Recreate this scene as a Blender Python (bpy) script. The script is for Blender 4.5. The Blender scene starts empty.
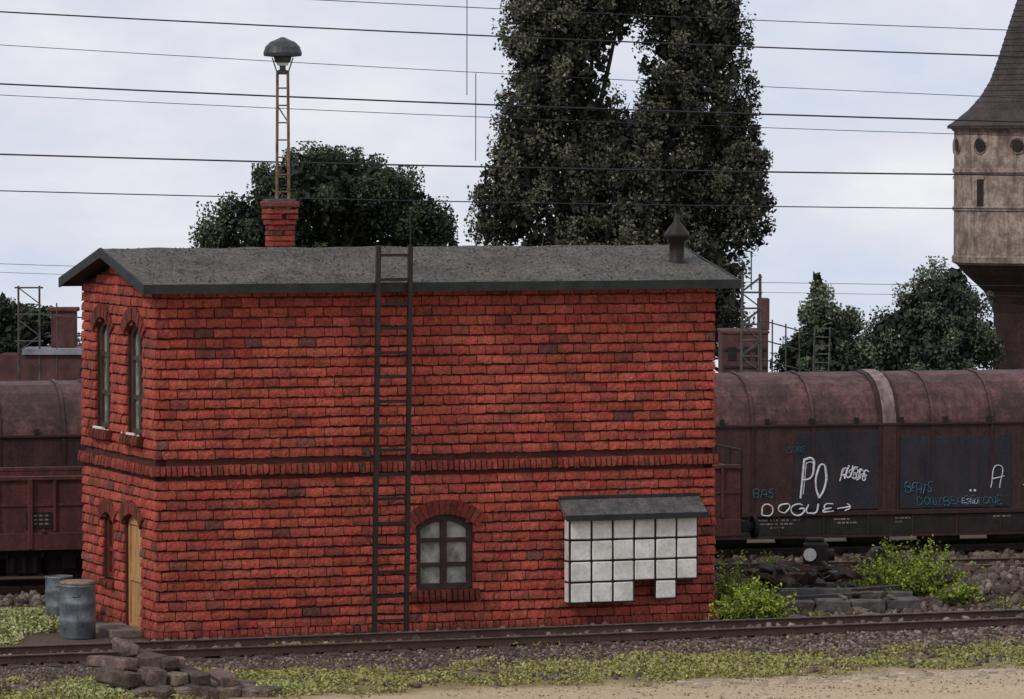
import bpy, math, random
import numpy as np
from mathutils import Vector, Matrix
random.seed(7); rng=np.random.default_rng(7)
R=math.radians
scene=bpy.context.scene
COL=scene.collection

# ------------------------------------------------------------------ materials
def new_mat(name):
    m=bpy.data.materials.new(name); m.use_nodes=True
    nt=m.node_tree; nt.nodes.clear()
    out=nt.nodes.new('ShaderNodeOutputMaterial'); b=nt.nodes.new('ShaderNodeBsdfPrincipled')
    nt.links.new(b.outputs[0],out.inputs[0]); return m,nt,b,out
def mixc(nt,a,b,f,mode='MIX'):
    n=nt.nodes.new('ShaderNodeMix'); n.data_type='RGBA'; n.blend_type=mode
    for s,v in ((n.inputs[6],a),(n.inputs[7],b),(n.inputs[0],f)):
        if isinstance(v,(int,float)): s.default_value=v
        elif isinstance(v,tuple): s.default_value=(*v,1) if len(v)==3 else v
        else: nt.links.new(v,s)
    return n.outputs[2]
def noise(nt,vec,scale,detail=4,rough=.6):
    n=nt.nodes.new('ShaderNodeTexNoise'); n.inputs['Scale'].default_value=scale
    n.inputs['Detail'].default_value=detail; n.inputs['Roughness'].default_value=rough
    nt.links.new(vec,n.inputs['Vector']); return n.outputs['Fac']
def ramp(nt,fac,stops):
    r=nt.nodes.new('ShaderNodeValToRGB'); nt.links.new(fac,r.inputs[0])
    e=r.color_ramp.elements
    while len(e)<len(stops): e.new(.5)
    for i,(p,c) in enumerate(stops):
        e[i].position=p; e[i].color=(*c,1) if isinstance(c,tuple) else (c,c,c,1)
    return r.outputs[0]
def mat(name,c1,c2,scale=2.,rough=.85,bump=.3,bscale=30.,attr=False,metal=0.,lo=.35,hi=.65,fine=.25,spec=.25,stretch=None,grime=None,streak=None):
    m,nt,b,out=new_mat(name)
    tc=nt.nodes.new('ShaderNodeTexCoord'); vec=tc.outputs['Object']; vec0=vec
    if stretch:
        mp=nt.nodes.new('ShaderNodeMapping'); mp.inputs['Scale'].default_value=stretch
        nt.links.new(vec,mp.inputs[0]); vec=mp.outputs[0]
    f=ramp(nt,noise(nt,vec,scale,5),[(lo,0.),(hi,1.)])
    c=mixc(nt,c1,c2,f)
    g=ramp(nt,noise(nt,vec,bscale,3,.7),[(.3,1-fine),(.7,1+fine)])
    c=mixc(nt,c,g,1.,'MULTIPLY')
    if attr:
        a=nt.nodes.new('ShaderNodeAttribute'); a.attribute_name='Col'
        c=mixc(nt,c,a.outputs['Color'],1.,'MULTIPLY')
    if streak:   # rust / dirt running down
        mp=nt.nodes.new('ShaderNodeMapping'); mp.inputs['Scale'].default_value=(5,5,.55); nt.links.new(vec0,mp.inputs[0])
        c=mixc(nt,c,streak,ramp(nt,noise(nt,mp.outputs[0],1.3,6,.7),[(.46,0.),(.66,.8)]))
    if grime:    # (colour, scale, lo, hi, amount)
        c=mixc(nt,c,grime[0],ramp(nt,noise(nt,vec0,grime[1],6,.7),[(grime[2],0.),(grime[3],grime[4])]))
    nt.links.new(c,b.inputs['Base Color'])
    b.inputs['Roughness'].default_value=rough; b.inputs['Metallic'].default_value=metal
    b.inputs['Specular IOR Level'].default_value=spec
    if bump:
        bp=nt.nodes.new('ShaderNodeBump'); bp.inputs['Strength'].default_value=bump; bp.inputs['Distance'].default_value=.02
        nt.links.new(noise(nt,vec,bscale,4,.7),bp.inputs['Height']); nt.links.new(bp.outputs[0],b.inputs['Normal'])
    return m
M={}
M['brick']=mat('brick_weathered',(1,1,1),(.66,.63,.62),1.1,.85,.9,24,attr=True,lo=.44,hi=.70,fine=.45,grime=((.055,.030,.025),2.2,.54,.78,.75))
M['mortar']=mat('mortar_dark',(.085,.030,.022),(.05,.02,.016),2,.95,.4,30)
M['roof']=mat('tar_paper_roof',(.120,.112,.098),(.080,.075,.066),1.1,.95,.8,17,fine=.7,grime=((.045,.041,.037),3.2,.50,.70,.65))
M['fascia']=mat('dark_green_fascia',(.013,.017,.016),(.028,.032,.029),3,.6,.2,30)
M['iron']=mat('black_iron',(.012,.011,.011),(.03,.02,.016),6,.55,.2,40)
M['frame']=mat('dark_window_frame',(.030,.018,.013),(.055,.033,.024),5,.7,.2,40)
M['gframe']=mat('brown_window_frame',(.085,.060,.048),(.045,.030,.024),5,.7,.2,40)
M['door']=mat('wood_door',(.54,.31,.13),(.36,.18,.07),3,.7,.3,30,stretch=(1,6,.6),grime=((.12,.07,.03),3,.55,.8,.6))
M['block']=mat('white_glass_block',(.76,.73,.66),(.54,.51,.45),3,.45,.3,18,fine=.14,lo=.4,hi=.7,grime=((.25,.21,.16),5,.56,.78,.6))
M['hood']=mat('hood_slate',(.12,.115,.11),(.06,.055,.055),4,.8,.5,22,fine=.4)
M['shutter']=mat('red_brown_shutter',(.14,.03,.02),(.09,.02,.016),4,.8,.3,30)
M['zinc']=mat('galvanised_drum',(.20,.235,.26),(.09,.10,.11),4,.45,.2,20,metal=.4,grime=((.12,.08,.055),5,.55,.75,.6))
M['rustlid']=mat('rusty_lid',(.30,.22,.16),(.14,.09,.06),8,.8,.4,30)
M['rail']=mat('rusty_rail',(.085,.045,.032),(.05,.03,.022),4,.7,.3,30)
M['railtop']=mat('worn_rail_head',(.14,.10,.085),(.08,.055,.045),6,.5,.1,30,metal=.3)
M['sleeper']=mat('old_sleeper',(.075,.055,.043),(.035,.028,.024),3,.95,.5,25)
M['timber']=mat('weathered_timber',(.17,.13,.11),(.065,.05,.043),4,.95,.8,20,attr=True,fine=.4)
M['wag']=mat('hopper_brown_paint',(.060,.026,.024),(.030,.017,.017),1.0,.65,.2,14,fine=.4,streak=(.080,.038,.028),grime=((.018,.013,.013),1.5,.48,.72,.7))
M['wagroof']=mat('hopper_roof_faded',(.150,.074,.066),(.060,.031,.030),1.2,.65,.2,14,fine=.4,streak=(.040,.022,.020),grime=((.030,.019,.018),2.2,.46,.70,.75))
M['wagrib']=mat('hopper_rib',(.050,.022,.020),(.03,.015,.014),2,.7,.1,20)
M['pale']=mat('pale_end_strip',(.30,.23,.22),(.15,.095,.09),5,.8,.1,20,streak=(.09,.055,.05))
M['slate']=mat('slate_panel',(.028,.029,.037),(.018,.018,.023),1.4,.6,.1,20,fine=.35,streak=(.040,.027,.027))
M['under']=mat('underframe_black',(.016,.014,.014),(.03,.022,.02),4,.8,.2,20)
M['open']=mat('open_wagon_brown',(.13,.042,.036),(.075,.027,.025),1.5,.7,.3,16,fine=.35,streak=(.05,.022,.018),grime=((.03,.017,.015),2,.5,.75,.6))
M['graf']=mat('graffiti_white',(.7,.7,.72),(.5,.5,.55),8,.7,0,20)
M['grafb']=mat('graffiti_teal',(.05,.14,.19),(.03,.08,.11),8,.7,0,20)
M['concrete']=mat('concrete_tan',(.45,.365,.30),(.27,.20,.16),1.3,.9,.6,10,fine=.35,streak=(.12,.085,.072),grime=((.10,.072,.06),1.9,.44,.64,.8))
M['towerroof']=mat('tower_roof_slate',(.065,.048,.046),(.035,.027,.027),2,.8,.6,14,fine=.4)
M['towerstem']=mat('tower_stem_brick',(.055,.03,.026),(.03,.018,.016),2,.9,.5,10,fine=.35)
M['bark']=mat('bark',(.05,.038,.03),(.03,.024,.02),4,.95,.5,15)
M['mast']=mat('lamp_mast_rust',(.27,.17,.10),(.08,.05,.035),6,.8,.2,30)
M['lampcap']=mat('lamp_cap_grey',(.07,.075,.08),(.04,.04,.045),6,.45,.1,30,metal=.3)
M['white']=mat('white_enamel',(.75,.75,.72),(.55,.55,.5),6,.5,.05,30)
M['stone']=mat('ballast_stone',(1,1,1),(.7,.68,.66),3,.9,.4,30,attr=True)
M['steel']=mat('grey_steel',(.11,.105,.10),(.05,.042,.038),4,.7,.3,20,grime=((.06,.035,.022),4,.5,.7,.7))
M['bg']=mat('old_factory_brick',(.12,.055,.05),(.07,.035,.032),2,.9,.3,8,fine=.35,grime=((.04,.025,.025),2,.5,.7,.6))
M['bgroof']=mat('old_factory_roof',(.30,.30,.33),(.16,.15,.16),2,.9,.1,8)
M['wire']=mat('copper_wire_dark',(.02,.02,.025),(.03,.03,.035),4,.6,0,8)
M['dark']=mat('dark_interior',(.02,.018,.016),(.03,.026,.022),1,.9,0,8)
M['plaster']=mat('stone_step',(.22,.17,.14),(.13,.1,.08),4,.9,.4,25)

def leafmat(name):
    m,nt,b,out=new_mat(name)
    a=nt.nodes.new('ShaderNodeAttribute'); a.attribute_name='Col'
    nt.links.new(a.outputs['Color'],b.inputs['Base Color']); b.inputs['Roughness'].default_value=.6
    b.inputs['Specular IOR Level'].default_value=.3
    return m
M['leaf']=leafmat('foliage_leaf'); M['grass']=leafmat('grass_leaf')

def glass(name):
    m,nt,b,out=new_mat(name)
    tc=nt.nodes.new('ShaderNodeTexCoord')
    c=mixc(nt,(.34,.33,.30),(.10,.095,.085),ramp(nt,noise(nt,tc.outputs['Object'],4,5),[(.35,0.),(.65,1.)]))
    nt.links.new(c,b.inputs['Base Color']); b.inputs['Roughness'].default_value=.2
    return m
M['glass']=glass('dusty_pane')

# ------------------------------------------------------------------ mesh builder
class MB:
    def __init__(s): s.v=[];s.f=[];s.m=[];s.c=[]
    def add(s,vs,fs,mi=0,col=(1,1,1)):
        o=len(s.v); s.v+= [tuple(p) for p in vs]; s.c+=[col]*len(vs)
        for f in fs: s.f.append([o+i for i in f]); s.m.append(mi)
    def box(s,x0,x1,y0,y1,z0,z1,mi=0,col=(1,1,1),bev=0,M4=None,jit=0):
        b=min(bev,abs(x1-x0)*.3,abs(y1-y0)*.3,abs(z1-z0)*.3)
        if b<=0:
            vs=[(x,y,z) for x in(x0,x1) for y in(y0,y1) for z in(z0,z1)]
            fs=[(0,1,3,2),(4,6,7,5),(0,4,5,1),(2,3,7,6),(0,2,6,4),(1,5,7,3)]
        else:
            vs=[];idx={}
            X=(x0,x1);Y=(y0,y1);Z=(z0,z1)
            for i in(0,1):
                for j in(0,1):
                    for k in(0,1):
                        sx=b if i==0 else -b; sy=b if j==0 else -b; sz=b if k==0 else -b
                        for ax,p in enumerate(((X[i],Y[j]+sy,Z[k]+sz),(X[i]+sx,Y[j],Z[k]+sz),(X[i]+sx,Y[j]+sy,Z[k]))):
                            idx[(i,j,k,ax)]=len(vs); vs.append(p)
            q=lambda *a:[idx[t] for t in a]
            fs=[]
            for i in(0,1):
                fs.append(q((i,0,0,0),(i,0,1,0),(i,1,1,0),(i,1,0,0)))
                fs.append(q((0,i,0,1),(0,i,1,1),(1,i,1,1),(1,i,0,1)))
                fs.append(q((0,0,i,2),(0,1,i,2),(1,1,i,2),(1,0,i,2)))
            for i in(0,1):
                for j in(0,1):
                    fs.append(q((i,j,0,0),(i,j,1,0),(i,j,1,1),(i,j,0,1)))
                    fs.append(q((i,0,j,0),(i,1,j,0),(i,1,j,2),(i,0,j,2)))
                    fs.append(q((0,i,j,1),(1,i,j,1),(1,i,j,2),(0,i,j,2)))
                    for k in(0,1): fs.append(q((i,j,k,0),(i,j,k,1),(i,j,k,2)))
        if jit: vs=[(p[0]+random.uniform(-jit,jit),p[1]+random.uniform(-jit,jit),p[2]+random.uniform(-jit,jit)) for p in vs]
        if M4 is not None: vs=[M4@Vector(p) for p in vs]
        s.add(vs,fs,mi,col)
    def cyl(s,p0,p1,r0,r1=None,n=10,mi=0,cap=True,col=(1,1,1)):
        r1=r0 if r1 is None else r1
        p0=Vector(p0);p1=Vector(p1);d=(p1-p0).normalized()
        a=d.cross(Vector((0,0,1))) if abs(d.z)<.95 else d.cross(Vector((1,0,0)))
        a.normalize();b=d.cross(a)
        vs=[]
        for p,r in((p0,r0),(p1,r1)):
            for i in range(n):
                t=2*math.pi*i/n; vs.append(p+a*math.cos(t)*r+b*math.sin(t)*r)
        fs=[(i,(i+1)%n,n+(i+1)%n,n+i) for i in range(n)]
        if cap: fs+= [tuple(range(n)),tuple(range(n,2*n))]
        s.add(vs,fs,mi,col)
    def lathe(s,cx,cy,prof,n=24,mi=0):
        vs=[];fs=[]
        for r,z in prof:
            for i in range(n):
                t=2*math.pi*i/n; vs.append((cx+r*math.cos(t),cy+r*math.sin(t),z))
        for j in range(len(prof)-1):
            for i in range(n): fs.append((j*n+i,j*n+(i+1)%n,(j+1)*n+(i+1)%n,(j+1)*n+i))
        fs.append(tuple(range(n))); fs.append(tuple(range((len(prof)-1)*n,len(prof)*n)))
        s.add(vs,fs,mi)
    def obj(s,name,mats,parent=None,smooth=False):
        me=bpy.data.meshes.new(name); me.from_pydata(s.v,[],s.f)
        for m in mats: me.materials.append(M[m])
        me.polygons.foreach_set('material_index',s.m)
        if smooth: me.polygons.foreach_set('use_smooth',[True]*len(s.f))
        a=me.attributes.new('Col','FLOAT_COLOR','POINT')
        a.data.foreach_set('color',np.hstack([np.array(s.c,dtype=float),np.ones((len(s.c),1))]).ravel())
        me.update(); 
        import bmesh
        bm=bmesh.new(); bm.from_mesh(me); bmesh.ops.recalc_face_normals(bm,faces=bm.faces); bm.to_mesh(me); bm.free()
        o=bpy.data.objects.new(name,me); COL.objects.link(o)
        if parent: o.parent=parent
        return o
def empty(name,loc=(0,0,0),rz=0):
    e=bpy.data.objects.new(name,None); COL.objects.link(e); e.location=loc; e.rotation_euler=(0,0,rz); return e
def np_mesh(name,V,F,C,matn,parent=None):
    me=bpy.data.meshes.new(name); k=F.shape[1]
    me.vertices.add(len(V)); me.vertices.foreach_set('co',V.astype(np.float32).ravel())
    me.loops.add(F.size); me.loops.foreach_set('vertex_index',F.astype(np.int32).ravel())
    me.polygons.add(len(F)); me.polygons.foreach_set('loop_start',np.arange(len(F),dtype=np.int32)*k)
    me.update(calc_edges=True)
    a=me.attributes.new('Col','FLOAT_COLOR','POINT')
    a.data.foreach_set('color',np.hstack([C,np.ones((len(C),1))]).astype(np.float32).ravel())
    me.materials.append(M[matn]); me.validate()
    o=bpy.data.objects.new(name,me); COL.objects.link(o)
    if parent: o.parent=parent
    return o
def leaves(P,size,C,up=0.):
    n=len(P)
    N=rng.normal(size=(n,3)); N[:,2]+=up; N/=np.linalg.norm(N,axis=1)[:,None]
    A=np.cross(N,rng.normal(size=(n,3))); A/=np.linalg.norm(A,axis=1)[:,None]; B=np.cross(N,A)
    s=size*rng.uniform(.6,1.4,(n,1)) if np.isscalar(size) else size[:,None]
    V=np.stack([P-A*s*.5,P+B*s*.32,P+A*s*.6,P-B*s*.32],1).reshape(-1,3)
    F=np.arange(4*n).reshape(n,4); return V,F,np.repeat(C,4,axis=0)

# ------------------------------------------------------------------ world / sun / camera
w=bpy.data.worlds.new('World'); scene.world=w; w.use_nodes=True
nt=w.node_tree; nt.nodes.clear()
out=nt.nodes.new('ShaderNodeOutputWorld')
tc=nt.nodes.new('ShaderNodeTexCoord'); sep=nt.nodes.new('ShaderNodeSeparateXYZ'); nt.links.new(tc.outputs['Generated'],sep.inputs[0])
mx=nt.nodes.new('ShaderNodeMath'); mx.operation='MAXIMUM'; mx.inputs[1].default_value=.06; nt.links.new(sep.outputs[2],mx.inputs[0])
cmb=nt.nodes.new('ShaderNodeCombineXYZ'); nt.links.new(sep.outputs[0],cmb.inputs[0]); nt.links.new(sep.outputs[1],cmb.inputs[1]); nt.links.new(mx.outputs[0],cmb.inputs[2])
sky=nt.nodes.new('ShaderNodeTexSky'); sky.sky_type='NISHITA'; sky.sun_disc=False
SEL=R(42); SAZ=R(225)
sky.sun_elevation=SEL; sky.sun_rotation=SAZ; nt.links.new(cmb.outputs[0],sky.inputs[0])
b1=nt.nodes.new('ShaderNodeBackground'); b1.inputs[1].default_value=.12; nt.links.new(sky.outputs[0],b1.inputs[0])
mp=nt.nodes.new('ShaderNodeMapping'); mp.inputs['Scale'].default_value=(7,7,15); nt.links.new(tc.outputs['Generated'],mp.inputs[0])
mp.inputs['Location'].default_value=(1.3,.4,.9)
nz=noise(nt,mp.outputs[0],1.5,7,.58)
cc=ramp(nt,nz,[(.30,(.52,.66,.88)),(.40,(.66,.71,.85)),(.51,(.76,.77,.87)),(.66,(.90,.90,.94))])
b2=nt.nodes.new('ShaderNodeBackground'); b2.inputs[1].default_value=1.; nt.links.new(cc,b2.inputs[0])
ms=nt.nodes.new('ShaderNodeMixShader'); ms.inputs[0].default_value=.90
nt.links.new(b1.outputs[0],ms.inputs[1]); nt.links.new(b2.outputs[0],ms.inputs[2]); nt.links.new(ms.outputs[0],out.inputs[0])
sd=bpy.data.lights.new('sun','SUN'); sd.energy=1.5; sd.angle=R(10); sd.color=(1,.94,.86)
so=bpy.data.objects.new('sun',sd); COL.objects.link(so)
tosun=Vector((math.sin(SAZ)*math.cos(SEL),math.cos(SAZ)*math.cos(SEL),math.sin(SEL)))
so.rotation_euler=tosun.to_track_quat('Z','Y').to_euler()
cd=bpy.data.cameras.new('camera'); cam=bpy.data.objects.new('camera',cd); COL.objects.link(cam)
cd.sensor_width=36; cd.lens=4708/1024*36; cd.clip_end=8000; cd.clip_start=1
cam.location=(0,0,8.4); cam.rotation_euler=(R(90-2.243),0,0); scene.camera=cam
scene.view_settings.view_transform='Standard'; scene.view_settings.look='None'; scene.view_settings.exposure=0

# ------------------------------------------------------------------ ground
BX,BY,BA=-6.228,82.6,R(20.5)
cs,sn=math.cos(BA),math.sin(BA)
def uv2w(u,v): return BX+cs*u-sn*v, BY+sn*u+cs*v
def uvv(x,y): return -sn*(x-BX)+cs*(y-BY)
def gz(x,y):
    z=0*x
    far=np.maximum(y-112,0); z=z-.055*far*far/(far+25)
    for cx,cy,h,rr in ((9.3,89.6,.55,1.1),(10.7,90.6,.45,1.2),(8.2,91.6,.3,.9),(7.4,91.8,.25,1.2),(-8.9,85.5,.18,1.6),(-9.7,83.2,.12,1.4),(5.3,90.4,.35,.8),(6.6,90.3,.25,.7)):
        z=z+h*np.exp(-((x-cx)**2+(y-cy)**2)/(rr*rr))
    m=np.clip((uvv(x,y)<-4.5)*1.0,0,1)
    z=z+.03*np.sin(x*2.1+y*1.3)*np.cos(y*1.9-x*.7)*m
    return z
xs=np.concatenate([-np.geomspace(3000,16,22),np.arange(-15.5,15.6,.22),np.geomspace(16,3000,22)])
ys=np.concatenate([-np.geomspace(500,2,8),np.linspace(0,68,18),np.arange(68.5,104,.22),np.linspace(105,160,28),np.geomspace(170,4000,24)])
X,Y=np.meshgrid(xs,ys); Z=gz(X,Y)
nx,ny=len(xs),len(ys)
I=np.arange(nx*ny).reshape(ny,nx)
F=np.stack([I[:-1,:-1],I[:-1,1:],I[1:,1:],I[1:,:-1]],-1).reshape(-1,4)
m,nt,b,out=new_mat('ground_soil')
geo=nt.nodes.new('ShaderNodeNewGeometry'); pos=geo.outputs['Position']
dp=nt.nodes.new('ShaderNodeVectorMath'); dp.operation='DOT_PRODUCT'; nt.links.new(pos,dp.inputs[0]); dp.inputs[1].default_value=(-sn,cs,0)
def mth(op,a,bb):
    n=nt.nodes.new('ShaderNodeMath'); n.operation=op
    for i,v in enumerate((a,bb)):
        if isinstance(v,(int,float)): n.inputs[i].default_value=v
        else: nt.links.new(v,n.inputs[i])
    return n.outputs[0]
off=-sn*BX+cs*BY
vv=mth('SUBTRACT',dp.outputs['Value'],off)
vv=mth('ADD',vv,mth('MULTIPLY',mth('SUBTRACT',noise(nt,pos,.8,6,.65),.5),2.6))
t=mth('DIVIDE',mth('ADD',vv,12),16)
zc=ramp(nt,t,[(0,(.52,.40,.26)),(.17,(.46,.35,.22)),(.215,(.23,.19,.085)),(.36,(.16,.135,.065)),(.42,(.105,.078,.058)),(.72,(.088,.064,.050)),(.80,(.11,.08,.06))])
n1=ramp(nt,noise(nt,pos,14,5,.75),[(.3,.6),(.7,1.35)])
c=mixc(nt,zc,n1,1.,'MULTIPLY')
nt.links.new(c,b.inputs['Base Color']); b.inputs['Roughness'].default_value=.95; b.inputs['Specular IOR Level'].default_value=.15
bp=nt.nodes.new('ShaderNodeBump'); bp.inputs['Strength'].default_value=.7; bp.inputs['Distance'].default_value=.05
nt.links.new(noise(nt,pos,12,5,.75),bp.inputs['Height']); nt.links.new(bp.outputs[0],b.inputs['Normal'])
M['ground']=m
np_mesh('ground',np.stack([X.ravel(),Y.ravel(),Z.ravel()],1),F,np.ones((nx*ny,3)),'ground')

# ------------------------------------------------------------------ station building
L,W=10.58,4.85
house=empty('brick_signal_building',(BX,BY,0),BA)
CH=.178
def brick_col():
    r=random.random()
    if r<.92: c=(.350,.066,.042); k=random.uniform(.76,1.16)
    elif r<.97: c=(.25,.052,.036); k=random.uniform(.8,1.05)
    else: c=(.15,.050,.037); k=random.uniform(.8,1.2)
    g=random.uniform(.88,1.22)
    return (c[0]*k,c[1]*k*g,c[2]*k*g)
def one_brick(mb,T,a0,a1,z0,z1,d=.035,col=None):
    col=col or brick_col()
    n=max(2,int((a1-a0)/.06)); j=.009
    P=[];ix={};CC=[]
    ins=.008
    dd=d+random.uniform(-.008,.012)
    tilt=random.uniform(-.010,.010)
    def sh(): return random.uniform(-j,j)
    rows=[z0+ins*.6,z0+(z1-z0)*.45,z1-ins]
    for r,z in enumerate(rows):
        for i in range(n+1):
            a=a0+ins+(a1-a0-2*ins)*i/n
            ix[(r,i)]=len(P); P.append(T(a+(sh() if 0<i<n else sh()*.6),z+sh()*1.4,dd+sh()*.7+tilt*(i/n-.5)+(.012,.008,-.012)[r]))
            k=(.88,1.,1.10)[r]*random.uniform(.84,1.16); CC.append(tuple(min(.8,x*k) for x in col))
    ring=[(0,i) for i in range(n+1)]+[(1,n)]+[(2,i) for i in range(n,-1,-1)]+[(1,0)]
    base={}
    for r,i in ring:
        a=a0 if i==0 else a1 if i==n else a0+(a1-a0)*i/n
        z=(z0,(z0+z1)/2,z1)[r]
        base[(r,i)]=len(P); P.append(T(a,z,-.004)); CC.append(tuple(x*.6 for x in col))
    fs=[(ix[(r,i)],ix[(r,i+1)],ix[(r+1,i+1)],ix[(r+1,i)]) for r in(0,1) for i in range(n)]
    for k in range(len(ring)):
        p,q=ring[k],ring[(k+1)%len(ring)]
        fs.append((ix[p],ix[q],base[q],base[p]))
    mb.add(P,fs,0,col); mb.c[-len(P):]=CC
def cuts(openings,z0,z1,lo,hi):
    iv=[(lo,hi)]
    for (c,hw,b0,sp,cr) in openings:
        if z1<=b0 or z0>=cr: continue
        zm=(z0+z1)/2
        if zm>sp:
            k=min(1,(zm-sp)/(cr-sp)); h=min(hw,hw*math.sqrt(max(0,1-k*k)))
        else: h=hw
        if h<.03: continue
        nv=[]
        for a,bb in iv:
            if c+h>a and c-h<bb:
                if c-h-a>.03: nv.append((a,c-h))
                if bb-(c+h)>.03: nv.append((c+h,bb))
            else: nv.append((a,bb))
        iv=nv
    return iv
def wall(name,T,length,openings,gable,blend=.035):
    mb=MB(); bk=MB()
    def span(z,lo,hi):
        if not gable or z<6.2: return lo,hi
        o=(z-6.2)/.205
        return max(lo,o),min(hi,length-o)
    z=.02;row=0
    skip=[(2.915,3.125)]
    while z<6.72:
        zt=z+CH-.024
        lo,hi=span(zt,-blend,length+blend)
        if hi-lo>.1 and (gable or zt<6.3):
            if not any(zt>s0 and z<s1 for s0,s1 in skip):
                for a,bb in cuts(openings,z,zt,lo,hi):
                    offs=(.17 if row%2 else 0)+random.uniform(-.05,.05)
                    p=a
                    nxt=(math.floor((a-offs)/.34)+1)*.34+offs
                    while p<bb-.02:
                        q=min(nxt+random.uniform(-.03,.03),bb)
                        if bb-q<.07: q=bb
                        if q-p>.04:
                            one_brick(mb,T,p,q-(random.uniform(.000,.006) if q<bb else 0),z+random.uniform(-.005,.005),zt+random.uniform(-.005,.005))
                        p=q; nxt+=.34
        z+=CH; row+=1
    z=0
    while z<6.75:
        zt=z+.0445
        lo,hi=span(zt,0,length)
        if hi-lo>.05 and (gable or zt<6.26):
            for a,bb in cuts(openings,z,zt,lo,hi):
                P=[T(x,y,d) for x in(a,bb) for y in(z,zt) for d in(-.16,0)]
                bk.add(P,[(0,1,3,2),(4,6,7,5),(0,4,5,1),(2,3,7,6),(0,2,6,4),(1,5,7,3)],0)
        z=zt
    for (z0,z1,dd,wd) in ((2.925,3.105,.085,.105),(.05,.19,.06,.14)):
        iv=cuts(openings,z0,z1,-dd,length+dd)
        for a,bb in iv:
            n=max(1,round((bb-a)/wd)); s=(bb-a)/n
            for i in range(n):
                cl=brick_col(); cl=tuple(x*.70 for x in cl)
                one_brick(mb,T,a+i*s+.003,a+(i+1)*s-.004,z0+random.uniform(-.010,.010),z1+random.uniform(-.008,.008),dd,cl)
    for i in range(int(length*34)):
        a=random.uniform(0,length); z=random.uniform(.1,6.1)
        if cuts(openings,z,z+.01,a-.03,a+.03)!=[(a-.03,a+.03)]: continue
        s=random.uniform(.012,.03); cl=tuple(x*random.uniform(.3,1.4) for x in brick_col())
        P=[T(a-s,z,.03),T(a+s*1.3,z+random.uniform(-s,s)*.5,.03),T(a,z+s,.03),T(a,z+s*.3,.03+s*1.1)]
        mb.add(P,[(0,1,3),(1,2,3),(2,0,3)],0,cl)
    mb.obj(name+'_bricks',['brick'],house); bk.obj(name+'_mortar_core',['mortar'],house)
def arch_bricks(mb,T,c,hw,sp,cr,dep=.24,d=.07,tone=.75):
    rise=cr-sp; Rr=(hw*hw+rise*rise)/(2*rise); cz=cr-Rr; th=math.asin(min(1,hw/Rr))
    th2=th*1.12
    n=max(7,int(2*th2*(Rr+dep/2)/.105))
    for i in range(n):
        t0=-th2+2*th2*i/n; t1=-th2+2*th2*(i+1)/n-.012
        P=[]
        dd=d+random.uniform(-.01,.01); r1=Rr+dep+random.uniform(-.012,.012)
        for q in(-.12,dd):
            for rr_,tt in((Rr,t0),(Rr,t1),(r1,t1),(r1,t0)):
                P.append(T(c+rr_*math.sin(tt),cz+rr_*math.cos(tt),q))
        cl=tuple(x*tone*random.uniform(.7,1.1) for x in brick_col()); 
        mb.add(P,[(0,1,2,3),(4,5,6,7),(0,1,5,4),(1,2,6,5),(2,3,7,6),(3,0,4,7)],0,cl)
def sill_bricks(mb,T,c,hw,z0,z1,d=.12):
    n=int(2*hw/.11); s=2*hw/n
    for i in range(n):
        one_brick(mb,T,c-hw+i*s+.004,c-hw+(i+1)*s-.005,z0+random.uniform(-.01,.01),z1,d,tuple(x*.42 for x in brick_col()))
def window(T,c,hw,b0,sp,cr,cols,rows,fm,name,wdepth=-.10,glassm='glass',f=.085):
    mb=MB()
    def bx(a0,a1,z0,z1,d0,d1,mi):
        P=[T(x,y,d) for x in(a0,a1) for y in(z0,z1) for d in(d0,d1)]
        mb.add(P,[(0,1,3,2),(4,6,7,5),(0,4,5,1),(2,3,7,6),(0,2,6,4),(1,5,7,3)],mi)
    bx(c-hw-.02,c+hw+.02,b0-.02,cr+.02,wdepth-.05,wdepth-.012,1)
    bx(c-hw,c-hw+f,b0,sp+.02,wdepth-.012,wdepth+.045,0); bx(c+hw-f,c+hw,b0,sp+.02,wdepth-.012,wdepth+.045,0)
    bx(c-hw+f,c+hw-f,b0,b0+f,wdepth-.012,wdepth+.043,0)
    rise=cr-sp; Rr=(hw*hw+rise*rise)/(2*rise); cz=cr-Rr; th=math.asin(min(1,hw/Rr)); n=10
    for i in range(n):
        t0=-th+2*th*i/n; t1=-th+2*th*(i+1)/n; P=[]
        for q in(wdepth-.01,wdepth+.048):
            for rr_,tt in((Rr-f*1.3,t0),(Rr-f*1.3,t1),(Rr,t1),(Rr,t0)): P.append(T(c+rr_*math.sin(tt),cz+rr_*math.cos(tt),q))
        mb.add(P,[(0,1,2,3),(4,5,6,7),(0,1,5,4),(1,2,6,5),(2,3,7,6),(3,0,4,7)],0)
    for i in range(1,cols):
        a=c-hw+2*hw*i/cols; e=.06
        bx(a-e,a+e,b0+f,cr-.05,wdepth-.012,wdepth+.039,0)
    for z in rows: bx(c-hw+f,c+hw-f,z-.04,z+.04,wdepth-.012,wdepth+.034,0)
    return mb.obj(name,[fm,glassm],house)
Tf=lambda a,z,d:(a,-d,z)
Tl=lambda a,z,d:(-d,a,z)
Tr=lambda a,z,d:(L+d,a,z)
Tb=lambda a,z,d:(a,W+d,z)
front_op=[(5.346,.535,.80,1.93,2.12)]
left_op=[(1.35,.50,3.60,5.40,5.63),(3.43,.50,3.60,5.40,5.63),(1.52,.54,-.1,1.98,2.16),(3.10,.38,.88,1.95,2.08)]
wall('front_wall',Tf,L,front_op,False); wall('left_gable',Tl,W,left_op,True)
wall('right_gable',Tr,W,[],True); wall('back_wall',Tb,L,[],False)
tr=MB()
arch_bricks(tr,Tf,5.346,.56,1.93,2.13,.27,.07,.6)
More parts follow.
